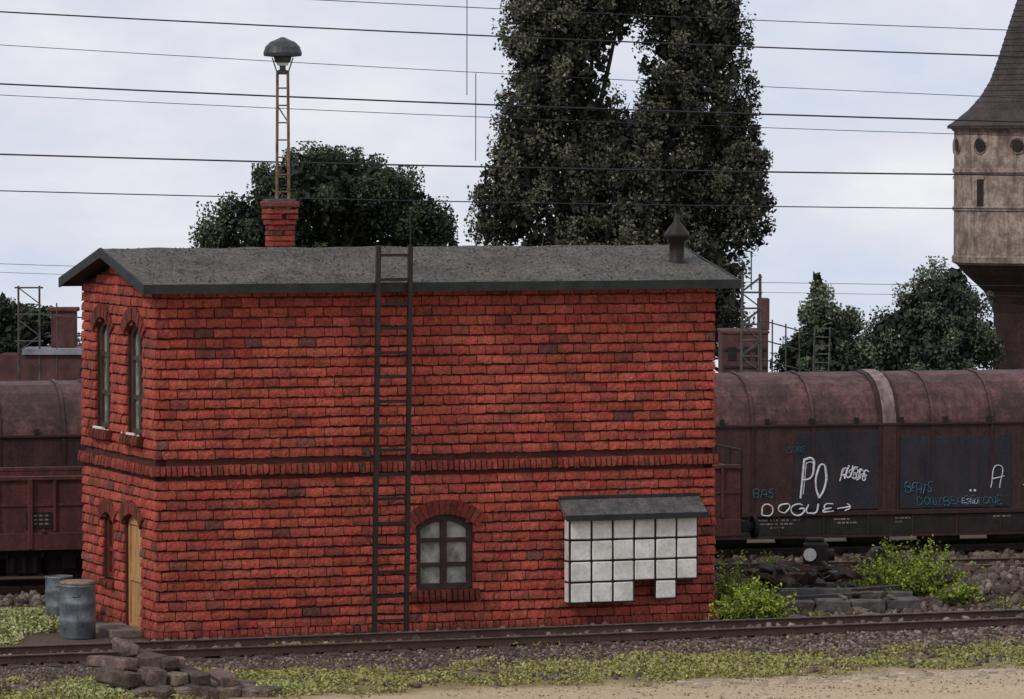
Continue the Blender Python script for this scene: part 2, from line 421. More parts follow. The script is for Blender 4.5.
for o in left_op: arch_bricks(tr,Tl,o[0],o[1]+.02,o[3],o[4]+.01,.24,.08,.6)
sill_bricks(tr,Tf,5.346,.66,.58,.78,.13)
for c in(1.35,3.43): sill_bricks(tr,Tl,c,.60,3.42,3.59,.15)
sill_bricks(tr,Tl,3.10,.44,.74,.86,.1)
tr.obj('arches_and_sills',['brick'],house)
dbr=MB()
for c in(1.35,3.43):
    for i in range(22):
        a=c+random.gauss(0,.22); s=random.uniform(.012,.032); dbr.box(-.10-s,-.10+s,a-s,a+s,3.585,3.60+s,0,bev=.008,jit=.008)
dbr.obj('sill_debris',['block'],house)
window(Tf,5.346,.53,.80,1.93,2.12,2,[1.22,1.66],'frame','lower_window',wdepth=-.06)
for c in(1.35,3.43): window(Tl,c,.5,3.60,5.40,5.63,2,[4.25,4.95],'gframe','gable_window')
window(Tl,3.10,.38,.88,1.95,2.08,2,[1.4],'shutter','gable_shutter',glassm='shutter')
d=MB()
for i in range(6):
    a=1.52-.48+i*.16; d.box(.085,.12,a+.004,a+.156,.02,2.02,0)
d.box(.05,.085,.98,1.06,0,2.05,0); d.box(.05,.085,1.98,2.06,0,2.05,0); d.box(.05,.084,1.06,1.98,1.96,2.15,0)
d.box(.05,.083,1.06,1.98,.95,1.05,0); d.box(.05,.083,1.06,1.98,.02,.16,0)
d.cyl((.02,1.14,1.05),(.08,1.14,1.05),.03,n=8,mi=1); d.box(.13,.16,.9,2.1,0,2.2,2)
d.obj('door',['door','iron','dark'],house)
st=MB(); st.box(-.62,-.05,.85,2.2,0,.16,0,bev=.02); st.obj('door_step',['plaster'],house)
# roof
r=MB(); oh=.33; fo=.40; ze=6.30; zr=6.90; th=.13; hv=W/2
def roofpt(u,v,dz=0):
    k=(v+fo)/(hv+fo) if v<=hv else (W+fo-v)/(hv+fo)
    return (u,v,ze+(zr-ze)*k+dz)
nu,nv=60,14
for side in(0,1):
    v0,v1=((-fo,hv) if side==0 else (hv,W+fo))
    P=[];fs=[]
    for j in range(nv+1):
        for i in range(nu+1):
            u=-oh+(L+2*oh)*i/nu; v=v0+(v1-v0)*j/nv
            p=roofpt(u,v,.008*math.sin(u*3.1+v*2.3)+.006*math.sin(u*7.3-v*4)); P.append(p)
    for j in range(nv):
        for i in range(nu): a=j*(nu+1)+i; fs.append((a,a+1,a+nu+2,a+nu+1))
    r.add(P,fs,0)
for side in(0,1):
    v0,v1=((-fo+.03,hv) if side==0 else (hv,W+fo-.03))
    r.add([roofpt(-oh+.03,v0,-th),roofpt(L+oh-.03,v0,-th),roofpt(L+oh-.03,v1,-th),roofpt(-oh+.03,v1,-th)],[(0,1,2,3)],1)
def plank(p,q,nrm,h,t,mi):
    p=Vector(p);q=Vector(q);n=Vector(nrm)
    P=[]
    for a in(p,q):
        for dz in(-h,.014):
            for k in(0,t): P.append(a+n*k+Vector((0,0,dz)))
    r.add(P,[(0,1,3,2),(4,6,7,5),(0,4,5,1),(2,3,7,6),(0,2,6,4),(1,5,7,3)],mi)
plank(roofpt(-oh,-fo),roofpt(L+oh,-fo),(0,-1,0),.15,.035,1)
plank(roofpt(-oh,W+fo),roofpt(L+oh,W+fo),(0,1,0),.15,.035,1)
for u,n in((-oh,-1),(L+oh,1)):
    plank(roofpt(u,-fo-.03),roofpt(u,hv),(n,0,0),.16,.04,1); plank(roofpt(u,hv),roofpt(u,W+fo+.03),(n,0,0),.16,.04,1)
for i in range(3000):
    u=random.uniform(-oh+.1,L+oh-.1); v=random.uniform(-fo+.05,hv-.05); s=random.uniform(.008,.024)
    x,y,z=roofpt(u,v,.010)
    r.add([(x-s,y-s,z),(x+s,y-s,z),(x,y+s,z),(x,y,z+s*1.2)],[(0,1,3),(1,2,3),(2,0,3)],random.choice((0,0,2,1)))
ro=r.obj('roof',['roof','fascia','plaster'],house)
# chimney
c=MB(); cu,cv=3.25,3.1
for i in range(13):
    z=6.4+i*.1; w_=.225 if i<9 else (.25 if i==9 else .275)
    if z>7.60: break
    for k in range(2):
        for q in range(2):
            s=w_; cl=tuple(x*.8 for x in brick_col()); sh=random.uniform(-.04,.04)
            c.box(cu-s+k*s+.004+(sh if k else 0),cu-s+(k+1)*s-.004+(0 if k else sh),cv-s+q*s+.004,cv-s+(q+1)*s-.004,z+.006,z+.094,0,col=cl,bev=.012,jit=.006)
c.box(cu-.20,cu+.20,cv-.20,cv+.20,6.3,7.6,1)
c.box(cu-.30,cu+.30,cv-.30,cv+.30,7.62,7.74,0,col=(.16,.05,.04),bev=.03,jit=.012); c.box(cu-.24,cu+.24,cv-.24,cv+.24,7.74,7.78,2)
c.obj('chimney',['brick','mortar','hood'],house)
v_=MB(); v_.lathe(10.30,1.05,[(.165,6.5),(.165,6.64),(.14,6.66),(.14,6.98),(.165,6.99),(.17,7.05),(.235,7.07),(.23,7.13),(.17,7.22),(.10,7.30),(.06,7.36),(.05,7.42),(.02,7.49)],20)
v_.obj('roof_vent',['iron'],house,True)
# ladder
l=MB()
def lad(z): return -.80+.30*(z/6.3)
def lu(z): return -.085+.20*(z/6.98)
top=6.98
for u in(3.83,4.43):
    P=[]
    for z in(0,top):
        y=lad(z); x=u+lu(z)
        for a in(-.037,.037):
            for bb in(-.045,.045): P.append((x+a,y+bb,z))
    l.add(P,[(0,1,3,2),(4,6,7,5),(0,4,5,1),(2,3,7,6),(0,2,6,4),(1,5,7,3)],0)
z=.32
while z<6.98:
    l.box(3.79+lu(z),4.47+lu(z),lad(z)-.03,lad(z)+.03,z-.024,z+.028,0); z+=.432
l.cyl((4.43+lu(7),lad(6.9),6.8),(4.43+lu(7),lad(6.9),7.62),.013,n=6)
for u in(3.83,4.43):
    l.cyl((u+lu(5),-.62,5.0),(u+lu(5),.0,5.0),.02,n=6); l.cyl((u+lu(1.8),-.72,1.8),(u+lu(1.8),.0,1.8),.02,n=6)
l.obj('wall_ladder',['iron'],house)
k=MB(); k.cyl((3.82,0,3.28),(3.82,-.28,3.28),.025,n=8); k.cyl((3.82,-.28,3.34),(3.82,-.28,3.22),.04,.05,n=10); k.box(3.78,3.86,-.05,0,3.20,3.36,0)
k.cyl((3.82,-.2,3.28),(3.94,-.2,3.12),.015,n=6)
k.obj('wall_bracket',['rail'],house)
# glazed bay
g=MB(); u0,u1,z0,z1=7.66,10.16,.46,1.99; vf=-.30; nc,nr=6,4
cw=(u1-u0)/nc; chh=(z1-z0)/nr
for i in range(nc):
    for j in range(nr):
        if j==0 and i in(3,5): continue
        zz0=z0+j*chh; zz1=zz0+chh
        if j==0 and i==4: zz0+=.03
        g.box(u0+i*cw+.018,u0+(i+1)*cw-.018,vf-.012+random.uniform(-.004,.004),vf+.06,zz0+.018,zz1-.018,0,bev=.014,jit=.004)
        g.box(u0+i*cw-.006,u0+(i+1)*cw+.006,vf+.005,vf+.05,zz0-.006,zz1+.006,1)
for (a,z_) in((u0,z0),(u1-.06,z0+chh)):
    g.box(a,a+.06,vf+.052,-.04,z_,z1,1)
    s=-1 if a==u0 else 1
    for j in range(int(round((z1-z_)/chh))):
        x=a-.012 if s<0 else a+.06
        g.box(x,x+.012,vf+.065,-.05,z_+j*chh+.02,z_+(j+1)*chh-.02,0)
g.obj('glass_block_bay',['block','iron'],house)
h=MB()
P=[(u0-.12,-.02,2.36),(u1+.14,-.02,2.36),(u1+.14,vf-.14,2.06),(u0-.12,vf-.14,2.06),(u0-.12,-.02,2.24),(u1+.14,-.02,2.24),(u1+.14,vf-.14,2.00),(u0-.12,vf-.14,2.00)]
h.add(P,[(0,1,2,3),(4,5,6,7),(0,1,5,4),(1,2,6,5),(2,3,7,6),(3,0,4,7)],0)
h.box(u0-.13,u1+.15,vf-.165,vf-.135,1.97,2.075,1); h.box(u0-.13,u1+.15,-.07,-.02,2.355,2.40,1)
h.obj('bay_hood',['hood','fascia'],house)

# ------------------------------------------------------------------ railway tracks
def track(name,x,y,rz,s0,s1,zb=0):
    e=empty(name,(x,y,zb),rz); t=MB()
    for yy in(-.7175,.7175):
        t.box(s0,s1,yy-.07,yy+.07,.06,.085,0); t.box(s0,s1,yy-.012,yy+.012,.085,.17,0); t.box(s0,s1,yy-.036,yy+.036,.17,.2,1,bev=.008)
    s=s0
    while s<s1:
        t.box(s,s+.25,-1.25,1.25,-.05,.058,2,bev=.015,jit=.006)
        for yy in(-.7175,.7175):
            t.box(s+.05,s+.2,yy-.13,yy+.13,.058,.075,0)
            for k in(-.1,.1): t.cyl((s+.125,yy+k,.07),(s+.125,yy+k,.12),.025,n=6,mi=0)
        s+=.62
    t.obj('rails_and_sleepers',['rail','railtop','sleeper'],e); return e
xx,yy=uv2w(0,-2.08); track('railway_track',xx,yy,BA,-14,30,-.02)
TA=R(14.5)
track('railway_track',7.7,101.9,TA,-40,40,0)
track('railway_track',-9.2,92.75,TA,-20,40,-.03)

# ------------------------------------------------------------------ hopper wagons
def bogie(mb,s,wb=.9,r=.46,mi=0):
    for d_ in(-wb,wb):
        for yy in(-.76,.76):
            mb.cyl((s+d_,yy-.065,r+.2),(s+d_,yy+.065,r+.2),r,n=24,mi=mi); mb.cyl((s+d_,yy-.1,r+.2),(s+d_,yy+.1,r+.2),.15,n=12,mi=mi)
            sgn=-1 if yy<0 else 1
            mb.box(s+d_-.15,s+d_+.15,sgn*.98-.07,sgn*.98+.07,.5,.85,mi,bev=.03)
        mb.cyl((s+d_,-.8,r+.2),(s+d_,.8,r+.2),.08,n=8,mi=mi)
    for sgn in(-1,1):
        mb.box(s-wb-.25,s+wb+.25,sgn*1.0-.04,sgn*1.0+.04,.72,.92,mi,bev=.02)
        mb.box(s-.35,s+.35,sgn*1.0-.06,sgn*1.0+.06,.42,.74,mi,bev=.03)
        for q in(-.22,0,.22): mb.cyl((s+q,sgn*1.07,.46),(s+q,sgn*1.07,.76),.07,n=8,mi=mi)
def buffers(mb,s,d_,mi=0):
    for yy in(-.875,.875):
        mb.cyl((s,yy,1.05),(s+d_*.42,yy,1.05),.10,n=12,mi=mi); mb.cyl((s+d_*.42,yy,1.05),(s+d_*.5,yy,1.05),.23,n=18,mi=mi)
    mb.cyl((s,0,1.05),(s+d_*.45,0,1.0),.06,n=8,mi=mi)
prof=[(1.45,1.0),(1.46,1.6),(1.47,2.3),(1.47,2.82),(1.45,2.98),(1.38,3.22),(1.22,3.50),(.95,3.73),(.55,3.88),(0,3.94)]
prof=prof+[(-y,z) for y,z in prof[-2::-1]]
def hopper(s0,s1,parentpos,joint=None):
    e=empty('hopper_wagon',parentpos,TA); mb=MB()
    n=len(prof)
    def loft(a,b,sc,mi_low,mi_top):
        P=[]
        for x in(a,b):
            for y,z in prof: P.append((x,y*sc,1.0+(z-1.0)*(1+(sc-1)*.6)))
        for i in range(n-1):
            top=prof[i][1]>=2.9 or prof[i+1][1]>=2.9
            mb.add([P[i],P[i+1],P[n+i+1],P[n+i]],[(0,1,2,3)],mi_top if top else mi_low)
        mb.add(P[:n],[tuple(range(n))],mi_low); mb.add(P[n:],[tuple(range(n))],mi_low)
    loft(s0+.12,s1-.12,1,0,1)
    loft(s0,s0+.15,1.015,2,2); loft(s1-.15,s1,1.015,2,2)
    if joint is not None:
        loft(joint-.16,joint+.14,1.026,0,5); loft(joint-.26,joint-.16,1.016,2,2); loft(joint+.14,joint+.22,1.016,2,2)
    k=int((s1-s0)/1.32); st_=(s1-s0-.3)/k
    for i in range(1,k):
        a=s0+.15+i*st_
        if joint is not None and abs(a-joint)<.5: continue
        loft(a-.035,a+.035,1.020,2,1)
    for sgn in(-1,1):
        y=sgn*1.49
        mb.box(s0+.3,s1-.1,y-.03,y+.03,2.84,2.90,2,bev=.01)
        mb.box(s0+.05,s1-.05,sgn*1.42-.06,sgn*1.42+.06,.52,.93,3,bev=.01)
        mb.box(s0+.05,s1-.05,sgn*1.49-.03,sgn*1.49+.03,.93,1.03,2,bev=.01)
        mb.box(s0+.05,s1-.05,sgn*1.49-.015,sgn*1.49+.015,.46,.52,2)
        i=s0+.8
        while i<s1-.6:
            mb.box(i,i+.10,sgn*1.50-.025,sgn*1.50+.012,2.90,3.02,3); mb.box(i+.3,i+.34,sgn*1.49-.01,sgn*1.49+.01,.52,.93,2); i+=1.0
        for q in range(16):
            a=random.uniform(s0+.3,s1-.8)
            for rr_ in range(random.choice((1,2,3))):
                x=a
                for t_ in range(random.randint(2,5)):
                    w_=random.uniform(.03,.09); mb.box(x,x+w_,sgn*1.483-.003,sgn*1.483+.003,.84-rr_*.08,.875-rr_*.08,5); x+=w_+.03
    mb.box(s0+.2,s1-.2,-1.2,1.2,.62,1.0,3)
    for a in np.arange(s0+3,s1-3,1.6): mb.box(a,a+.9,-1.25,-.9,.32,.6,3,bev=.05)
    bogie(mb,s0+2.0,mi=3); bogie(mb,s1-2.0,mi=3); buffers(mb,s0,-1,3); buffers(mb,s1,1,3)
    for x in(s1-.55,s1-.25): mb.box(x,x+.03,-1.55,-1.52,.7,2.8,3)
    for z in np.arange(.8,2.8,.3): mb.box(s1-.55,s1-.25,-1.55,-1.525,z,z+.025,3)
    mb.obj('wagon_body',['wag','wagroof','wagrib','under','slate','pale','graf'],e)
    return e
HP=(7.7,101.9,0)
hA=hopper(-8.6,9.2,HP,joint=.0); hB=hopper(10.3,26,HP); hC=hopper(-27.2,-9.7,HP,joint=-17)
def panel(e,a,b,z0,z1):
    p=MB(); p.box(a,b,-1.487,-1.44,z0,z1,0,bev=.004)
    for x in np.arange(a+.55,b-.1,.62): p.box(x,x+.025,-1.492,-1.487,z0+.02,z1-.02,0)
    p.obj('slate_panel',['slate'],e)
panel(hA,-2.15,-.25,1.06,2.72); panel(hA,.24,2.75,1.06,2.60)
LET={'P':[[(.1,0),(.12,1)],[(.1,.95),(.6,1),(.75,.75),(.6,.5),(.12,.45)]],'O':[[(.4,0),(.1,.3),(.1,.75),(.4,1),(.7,.75),(.7,.3),(.4,0)]],
'D':[[(.1,0),(.1,1),(.6,.8),(.75,.4),(.5,.05),(.05,0)]],'G':[[(.7,.9),(.3,1),(.05,.5),(.3,0),(.75,.1),(.7,.5),(.4,.5)]],
'U':[[(.1,1),(.08,.3),(.3,0),(.65,.2),(.7,1)]],'E':[[(.75,.9),(.2,1),(.3,.5),(.6,.55)],[(.3,.5),(.05,.2),(.4,0),(.8,.1)]],
'S':[[(.7,.95),(.25,.9),(.2,.6),(.65,.4),(.6,.05),(.05,.05)]],'A':[[(.0,0),(.4,1),(.75,0)],[(.1,.4),(.9,.45)]],
'B':[[(.1,0),(.1,1),(.6,.9),(.55,.55),(.1,.5),(.7,.4),(.65,.05),(.1,0)]],'>':[[(0,.5),(.9,.6)],[(.6,.95),(.95,.6),(.6,.2)]],
'T':[[(0,1),(.8,.95)],[(.4,1),(.35,0)]],'N':[[(.05,0),(.1,1),(.65,0),(.7,1)]]}
def graffiti(e,txt,s,z,cw_,ch_,r,mt,y=-1.495,slant=.1,wob=.03):
    cu=bpy.data.curves.new('graffiti','CURVE'); cu.dimensions='3D'; cu.bevel_depth=r; cu.bevel_resolution=1
    x=s-.28
    for chx in txt:
        if chx!=' ':
            kz=random.uniform(.85,1.15); dz=random.uniform(-.08,.08)*ch_
            for pl in LET[chx]:
                sp=cu.splines.new('BEZIER'); sp.bezier_points.add(len(pl)-1)
                for bpnt,(a,bb) in zip(sp.bezier_points,pl):
                    bpnt.co=(x+a*cw_*1.1+bb*slant*ch_+random.uniform(-wob,wob)*cw_*2,y,z+dz+bb*kz*ch_+random.uniform(-wob,wob)*ch_*2); bpnt.handle_left_type=bpnt.handle_right_type='AUTO'; bpnt.radius=random.uniform(.7,1.2)
        x+=cw_
    cu.materials.append(M[mt]); o=bpy.data.objects.new('graffiti',cu); COL.objects.link(o); o.parent=e
graffiti(hA,'P',-1.76,1.30,.34,.78,.024,'graf',wob=.01); graffiti(hA,'P',-1.69,1.36,.24,.64,.010,'graf',wob=.01); graffiti(hA,'O',-1.42,1.34,.28,.66,.026,'graf',wob=.01)
graffiti(hA,'DOGUE>',-2.60,.99,.33,.22,.018,'graf',y=-1.53,wob=.05)
graffiti(hA,'AUSSE',-.84,1.70,.12,.24,.018,'graf',slant=.3,wob=.06); graffiti(hA,'OSBA',-.80,1.74,.13,.17,.010,'graf')
graffiti(hA,'BAS',-2.78,1.35,.16,.18,.010,'grafb'); graffiti(hA,'BEATS',.64,1.40,.12,.2,.014,'grafb',wob=.06); graffiti(hA,'DONTBEASSTONE',.9,1.12,.15,.17,.011,'grafb',slant=0)
graffiti(hA,'A',2.55,1.45,.3,.48,.012,'graf',wob=.05); graffiti(hA,'ESNU',1.9,1.14,.10,.10,.006,'graf'); graffiti(hA,'SOBE',-2.0,2.3,.10,.12,.006,'grafb')
graffiti(hA,'TAGS',3.3,1.25,.2,.3,.012,'graf',wob=.06)
p=MB()
for x in(-.12,-.02): p.cyl((x+1.95,-1.49,1.42),(x+1.95,-1.505,1.42),.025,n=10)
p.obj('marks',['graf'],hA)

# ------------------------------------------------------------------ open wagon in front
e=empty('open_freight_wagon',(-9.2,92.75,0),TA); mb=MB(); s0,s1=-5.2,13.9
for sgn in(-1,1):
    mb.box(s0,s1,sgn*1.38-.04,sgn*1.38+.04,1.25,2.32,0); mb.box(s0,s1,sgn*1.40-.07,sgn*1.40+.07,2.28,2.36,0,bev=.01)
    mb.box(s0,s1,sgn*1.42-.05,sgn*1.42+.05,.92,1.26,0,bev=.01)
    a=s0+.1
    while a<s1:
        mb.box(a,a+.09,sgn*1.46-.04,sgn*1.46+.04,.95,2.32,0,bev=.01); mb.box(a+.5,a+.56,sgn*1.44-.03,sgn*1.44+.03,1.28,2.28,0,bev=.01)
        mb.cyl((a+.3,sgn*1.43,1.3),(a+.3,sgn*1.5,1.3),.04,n=8); a+=1.13
    mb.box(s0,s1,sgn*1.43-.012,sgn*1.43+.012,1.78,1.83,0)
for x in(s0,s1-.08): mb.box(x,x+.08,-1.35,1.35,1.25,2.3,0)
mb.box(s0,s1,-1.36,1.36,1.12,1.24,1); mb.box(s0+.3,s1-.3,-.5,.5,.7,1.12,1)
for a in np.arange(s0+3.5,s1-4,.7): mb.box(a,a+.05,-1.3,-.5,.78,1.1,1)
mb.cyl((3,-1.0,.62),(4.4,-1.0,.62),.22,n=16,mi=1); mb.box(1.0,8.6,-1.32,-1.28,.60,.68,1)
bogie(mb,-.6,mi=1); bogie(mb,10.6,mi=1); buffers(mb,s0,-1,1); buffers(mb,s1,1,1)
for y in(-1.3,-.5,.5,1.3): mb.cyl((s1+.05,y,1.2),(s1+.05,y,2.65),.025,n=6,mi=1)
mb.cyl((s1+.05,-1.3,2.65),(s1+.05,1.3,2.65),.025,n=6,mi=1); mb.cyl((s1+.05,-1.3,2.0),(s1+.05,1.3,2.0),.025,n=6,mi=1)
mb.box(s1,s1+.2,-1.3,1.3,1.0,1.2,1); mb.cyl((s1+.25,-.2,1.9),(s1+.3,-.2,1.9),.25,n=16,mi=1)
mb.box(-.62,-.1,-1.443,-1.42,1.35,1.66,1)
for i in range(3):
    x=-.58
    for t_ in range(4): mb.box(x,x+.07,-1.449,-1.443,1.42+i*.08,1.45+i*.08,3); x+=.11
mb.obj('wagon_body',['open','under','wagrib','pale'],e)

# ------------------------------------------------------------------ lattice lamp mast
e=empty('lattice_lamp_mast',(-4.38,90.05,0)); mb=MB()
def mw(z): return .165-.065*z/10.2
for sx in(-1,1):
    for sy in(-1,1): mb.cyl((sx*mw(0),sy*mw(0),0),(sx*mw(10.15),sy*mw(10.15),10.15),.026,n=6)
z=.3;i=0
while z<10.1:
    a,b_=mw(z),mw(z+.33)
    for sx,sy,tx,ty in((-1,-1,1,-1),(-1,1,1,1),(-1,-1,-1,1),(1,-1,1,1)):
        mb.cyl((sx*a,sy*a,z),(tx*a,ty*a,z),.014,n=5)
        if i%2: sx,sy,tx,ty=tx,ty,sx,sy
        if i%3==0: mb.cyl((sx*a,sy*a,z),(tx*b_,ty*b_,z+.33),.010,n=5)
    z+=.33;i+=1
mb.box(-.3,.3,-.3,.3,-.1,.15,1)
mb.lathe(0,0,[(.12,10.13),(.13,10.2),(.06,10.22),(.06,10.34),(.15,10.36),(.17,10.46),(.36,10.48),(.37,10.54),(.33,10.66),(.24,10.75),(.12,10.80),(.03,10.84)],24,1)
mb.lathe(0,0,[(.10,10.30),(.14,10.40),(.14,10.475)],16,2)
for sx in(-1,1): mb.cyl((sx*.1,0,10.15),(sx*.2,0,10.45),.014,n=6,mi=1)
mb.obj('mast',['mast','lampcap','white'],e)

# ------------------------------------------------------------------ drums
def drum(x,y,r,hh,lid=True):
    e=empty('steel_drum',(x,y,float(gz(np.array(x),np.array(y))))); mb=MB()
    P=[(r*.97,0),(r,.02)]
    for k in(.33,.66): P+=[(r,hh*k-.03),(r*1.04,hh*k),(r,hh*k+.03)]
    P+=[(r,hh-.03),(r*1.04,hh),(r*.95,hh+.005),(r*.93,hh-.04),(.02,hh-.04)]
    mb.lathe(0,0,P,28,0)
    if lid: mb.lathe(.01,0,[(r*1.0,hh+.006),(r*1.02,hh+.05),(r*.8,hh+.07),(.05,hh+.075)],28,1)
    mb.cyl((-r*.2,-r*1.0,hh*.8),(r*.2,-r*1.0,hh*.8),.015,n=6)
    mb.obj('drum_body',['zinc','rustlid'],e,True)
drum(-7.70,83.2,.32,.95); drum(-8.22,85.2,.25,.80,False)

# ------------------------------------------------------------------ stacked timbers foreground
e=empty('stacked_timber_pile',(0,-1.05,-.06)); mb=MB(); random.seed(12)
def timber(x,y,z,ang,ln,w_=.33,h_=.24,tilt=0,roll=0):
    M4=Matrix.Translation((x,y,z))@Matrix.Rotation(ang,4,'Z')@Matrix.Rotation(tilt,4,'Y')@Matrix.Rotation(roll,4,'X')
    k=random.uniform(.55,1.45)
    mb.box(0,ln,-w_/2,w_/2,0,h_,0,col=(k,k*random.uniform(.88,.98),k*random.uniform(.82,.95)),bev=.035,M4=M4,jit=.020)
for z,xl,n,yo in ((0,-5.80,6,0),(.21,-5.90,5,.3),(.42,-6.05,3,.75),(.60,-6.12,1,1.3)):
    for i in range(n):
        x=xl+.36*i
        timber(x+random.uniform(-.07,.07),74.9+yo+i*.05+random.uniform(-.15,.15),z,R(116)+random.uniform(-.35,.35),random.uniform(.7,1.5),roll=random.uniform(-.16,.16),tilt=random.uniform(-.06,.04),h_=random.uniform(.17,.25),w_=random.uniform(.24,.34))
for i in range(14): timber(-6.6+random.uniform(0,1.4),76.0+random.uniform(-.3,1.3),.0+random.uniform(0,.35),R(random.uniform(60,170)),random.uniform(.2,.5),w_=random.uniform(.14,.3),h_=random.uniform(.1,.2),tilt=random.uniform(-.3,.25),roll=random.uniform(-.4,.4))
timber(-4.0,75.2,-.02,R(40),.35); timber(-4.2,75.8,-.02,R(100),.4)
mb.obj('timbers',['timber'],e)

# ------------------------------------------------------------------ point machine, lantern, clutter right
e=empty('point_indicator_lantern',(5.95,92.6,0),R(4)); mb=MB()
mb.box(-.35,.35,-.25,.25,-.05,.16,0,bev=.03); mb.cyl((0,0,.1),(0,0,.5),.06,n=10); mb.box(-.2,.28,-.16,.16,.46,.98,0,bev=.05)
mb.box(-.16,.2,-.12,.12,.98,1.06,0,bev=.03); mb.cyl((-.10,-.19,.74),(-.10,-.16,.74),.13,n=20,mi=1); mb.cyl((-.10,-.20,.74),(-.10,-.12,.74),.155,n=20,mi=0,cap=False)
mb.cyl((.28,0,.72),(.40,0,.72),.12,n=14)
mb.obj('lantern',['iron','white'],e)
e=empty('point_lever',(6.75,92.0,0),R(10)); mb=MB()
mb.box(-.3,.3,-.2,.2,0,.16,0,bev=.03); mb.cyl((0,0,.1),(.55,-.05,.75),.035,n=8); mb.cyl((.45,-.2,.72),(.45,.2,.72),.2,n=14); mb.box(-.15,.15,-.1,.1,.16,.35,0,bev=.02)
mb.obj('lever',['iron'],e)
e=empty('signal_cable_trough',(5.0,88.0,0),R(8)); mb=MB()
for i in range(4): mb.box(i*.68+.01,i*.68+.66,-.16,.16,0,.24+.02*(i%2),0,bev=.03,jit=.018,M4=Matrix.Rotation(random.uniform(-.03,.03),4,'Z'))
mb.box(.1,1.5,.45,.6,0,.42,0,bev=.02,jit=.01); mb.box(1.7,2.7,.5,.72,0,.34,0,bev=.02,jit=.01)
for x in(.05,1.2,2.1): mb.box(x,x+.08,-.15,.55,.27,.31,1,jit=.006)
mb.cyl((.3,.7,.3),(2.6,.9,.42),.03,n=7); mb.cyl((.3,.3,.28),(1.9,.4,.34),.02,n=7)
mb.obj('trough',['steel','plaster'],e)
for ob in [ (4.6,91.9,.9,20),(5.3,91.3,1.1,-15),(7.3,92.9,.8,30)]:
    e=empty('old_sleeper_log',(ob[0],ob[1],.02),R(ob[3])); mb=MB()
    for i in range(3): mb.box(0,ob[2],i*.26,i*.26+.22,0,.2,0,col=(.45,.4,.36),bev=.03,jit=.012)
    mb.box(.1,ob[2]-.05,.12,.36,.2,.42,0,col=(.4,.36,.32),bev=.03,jit=.012)
    mb.obj('logs',['timber'],e)
e=empty('scrap_heap',(0,0,0)); mb=MB(); random.seed(31)
for i in range(260):
    x=random.gauss(6.2,1.2); y=random.gauss(90.7,.8)
    if x<4.5 or x>9.4: continue
    ln=random.uniform(.2,.95); a,b_=random.uniform(.04,.16),random.uniform(.04,.18); k=random.uniform(.18,.85)
    M4=Matrix.Translation((x,y,float(gz(np.array(x),np.array(y)))+random.uniform(0,.32)))@Matrix.Rotation(random.uniform(0,6.3),4,'Z')@Matrix.Rotation(random.gauss(0,.35),4,'Y')@Matrix.Rotation(random.uniform(-.5,.5),4,'X')
    mb.box(-ln/2,ln/2,-a,a,-b_/2,b_/2,random.choice((0,0,0,1,2)),col=(k,k*.93,k*.86),bev=.02,M4=M4,jit=.014)
for i in range(14):
    x=random.uniform(4.9,8); y=random.uniform(89.5,91.8); a=random.uniform(0,3.1)
    mb.cyl((x,y,.1),(x+math.cos(a)*.8,y+math.sin(a)*.8,random.uniform(.1,.6)),.03,n=7,mi=2)
mb.obj('scrap',['timber','steel','rail'],e)

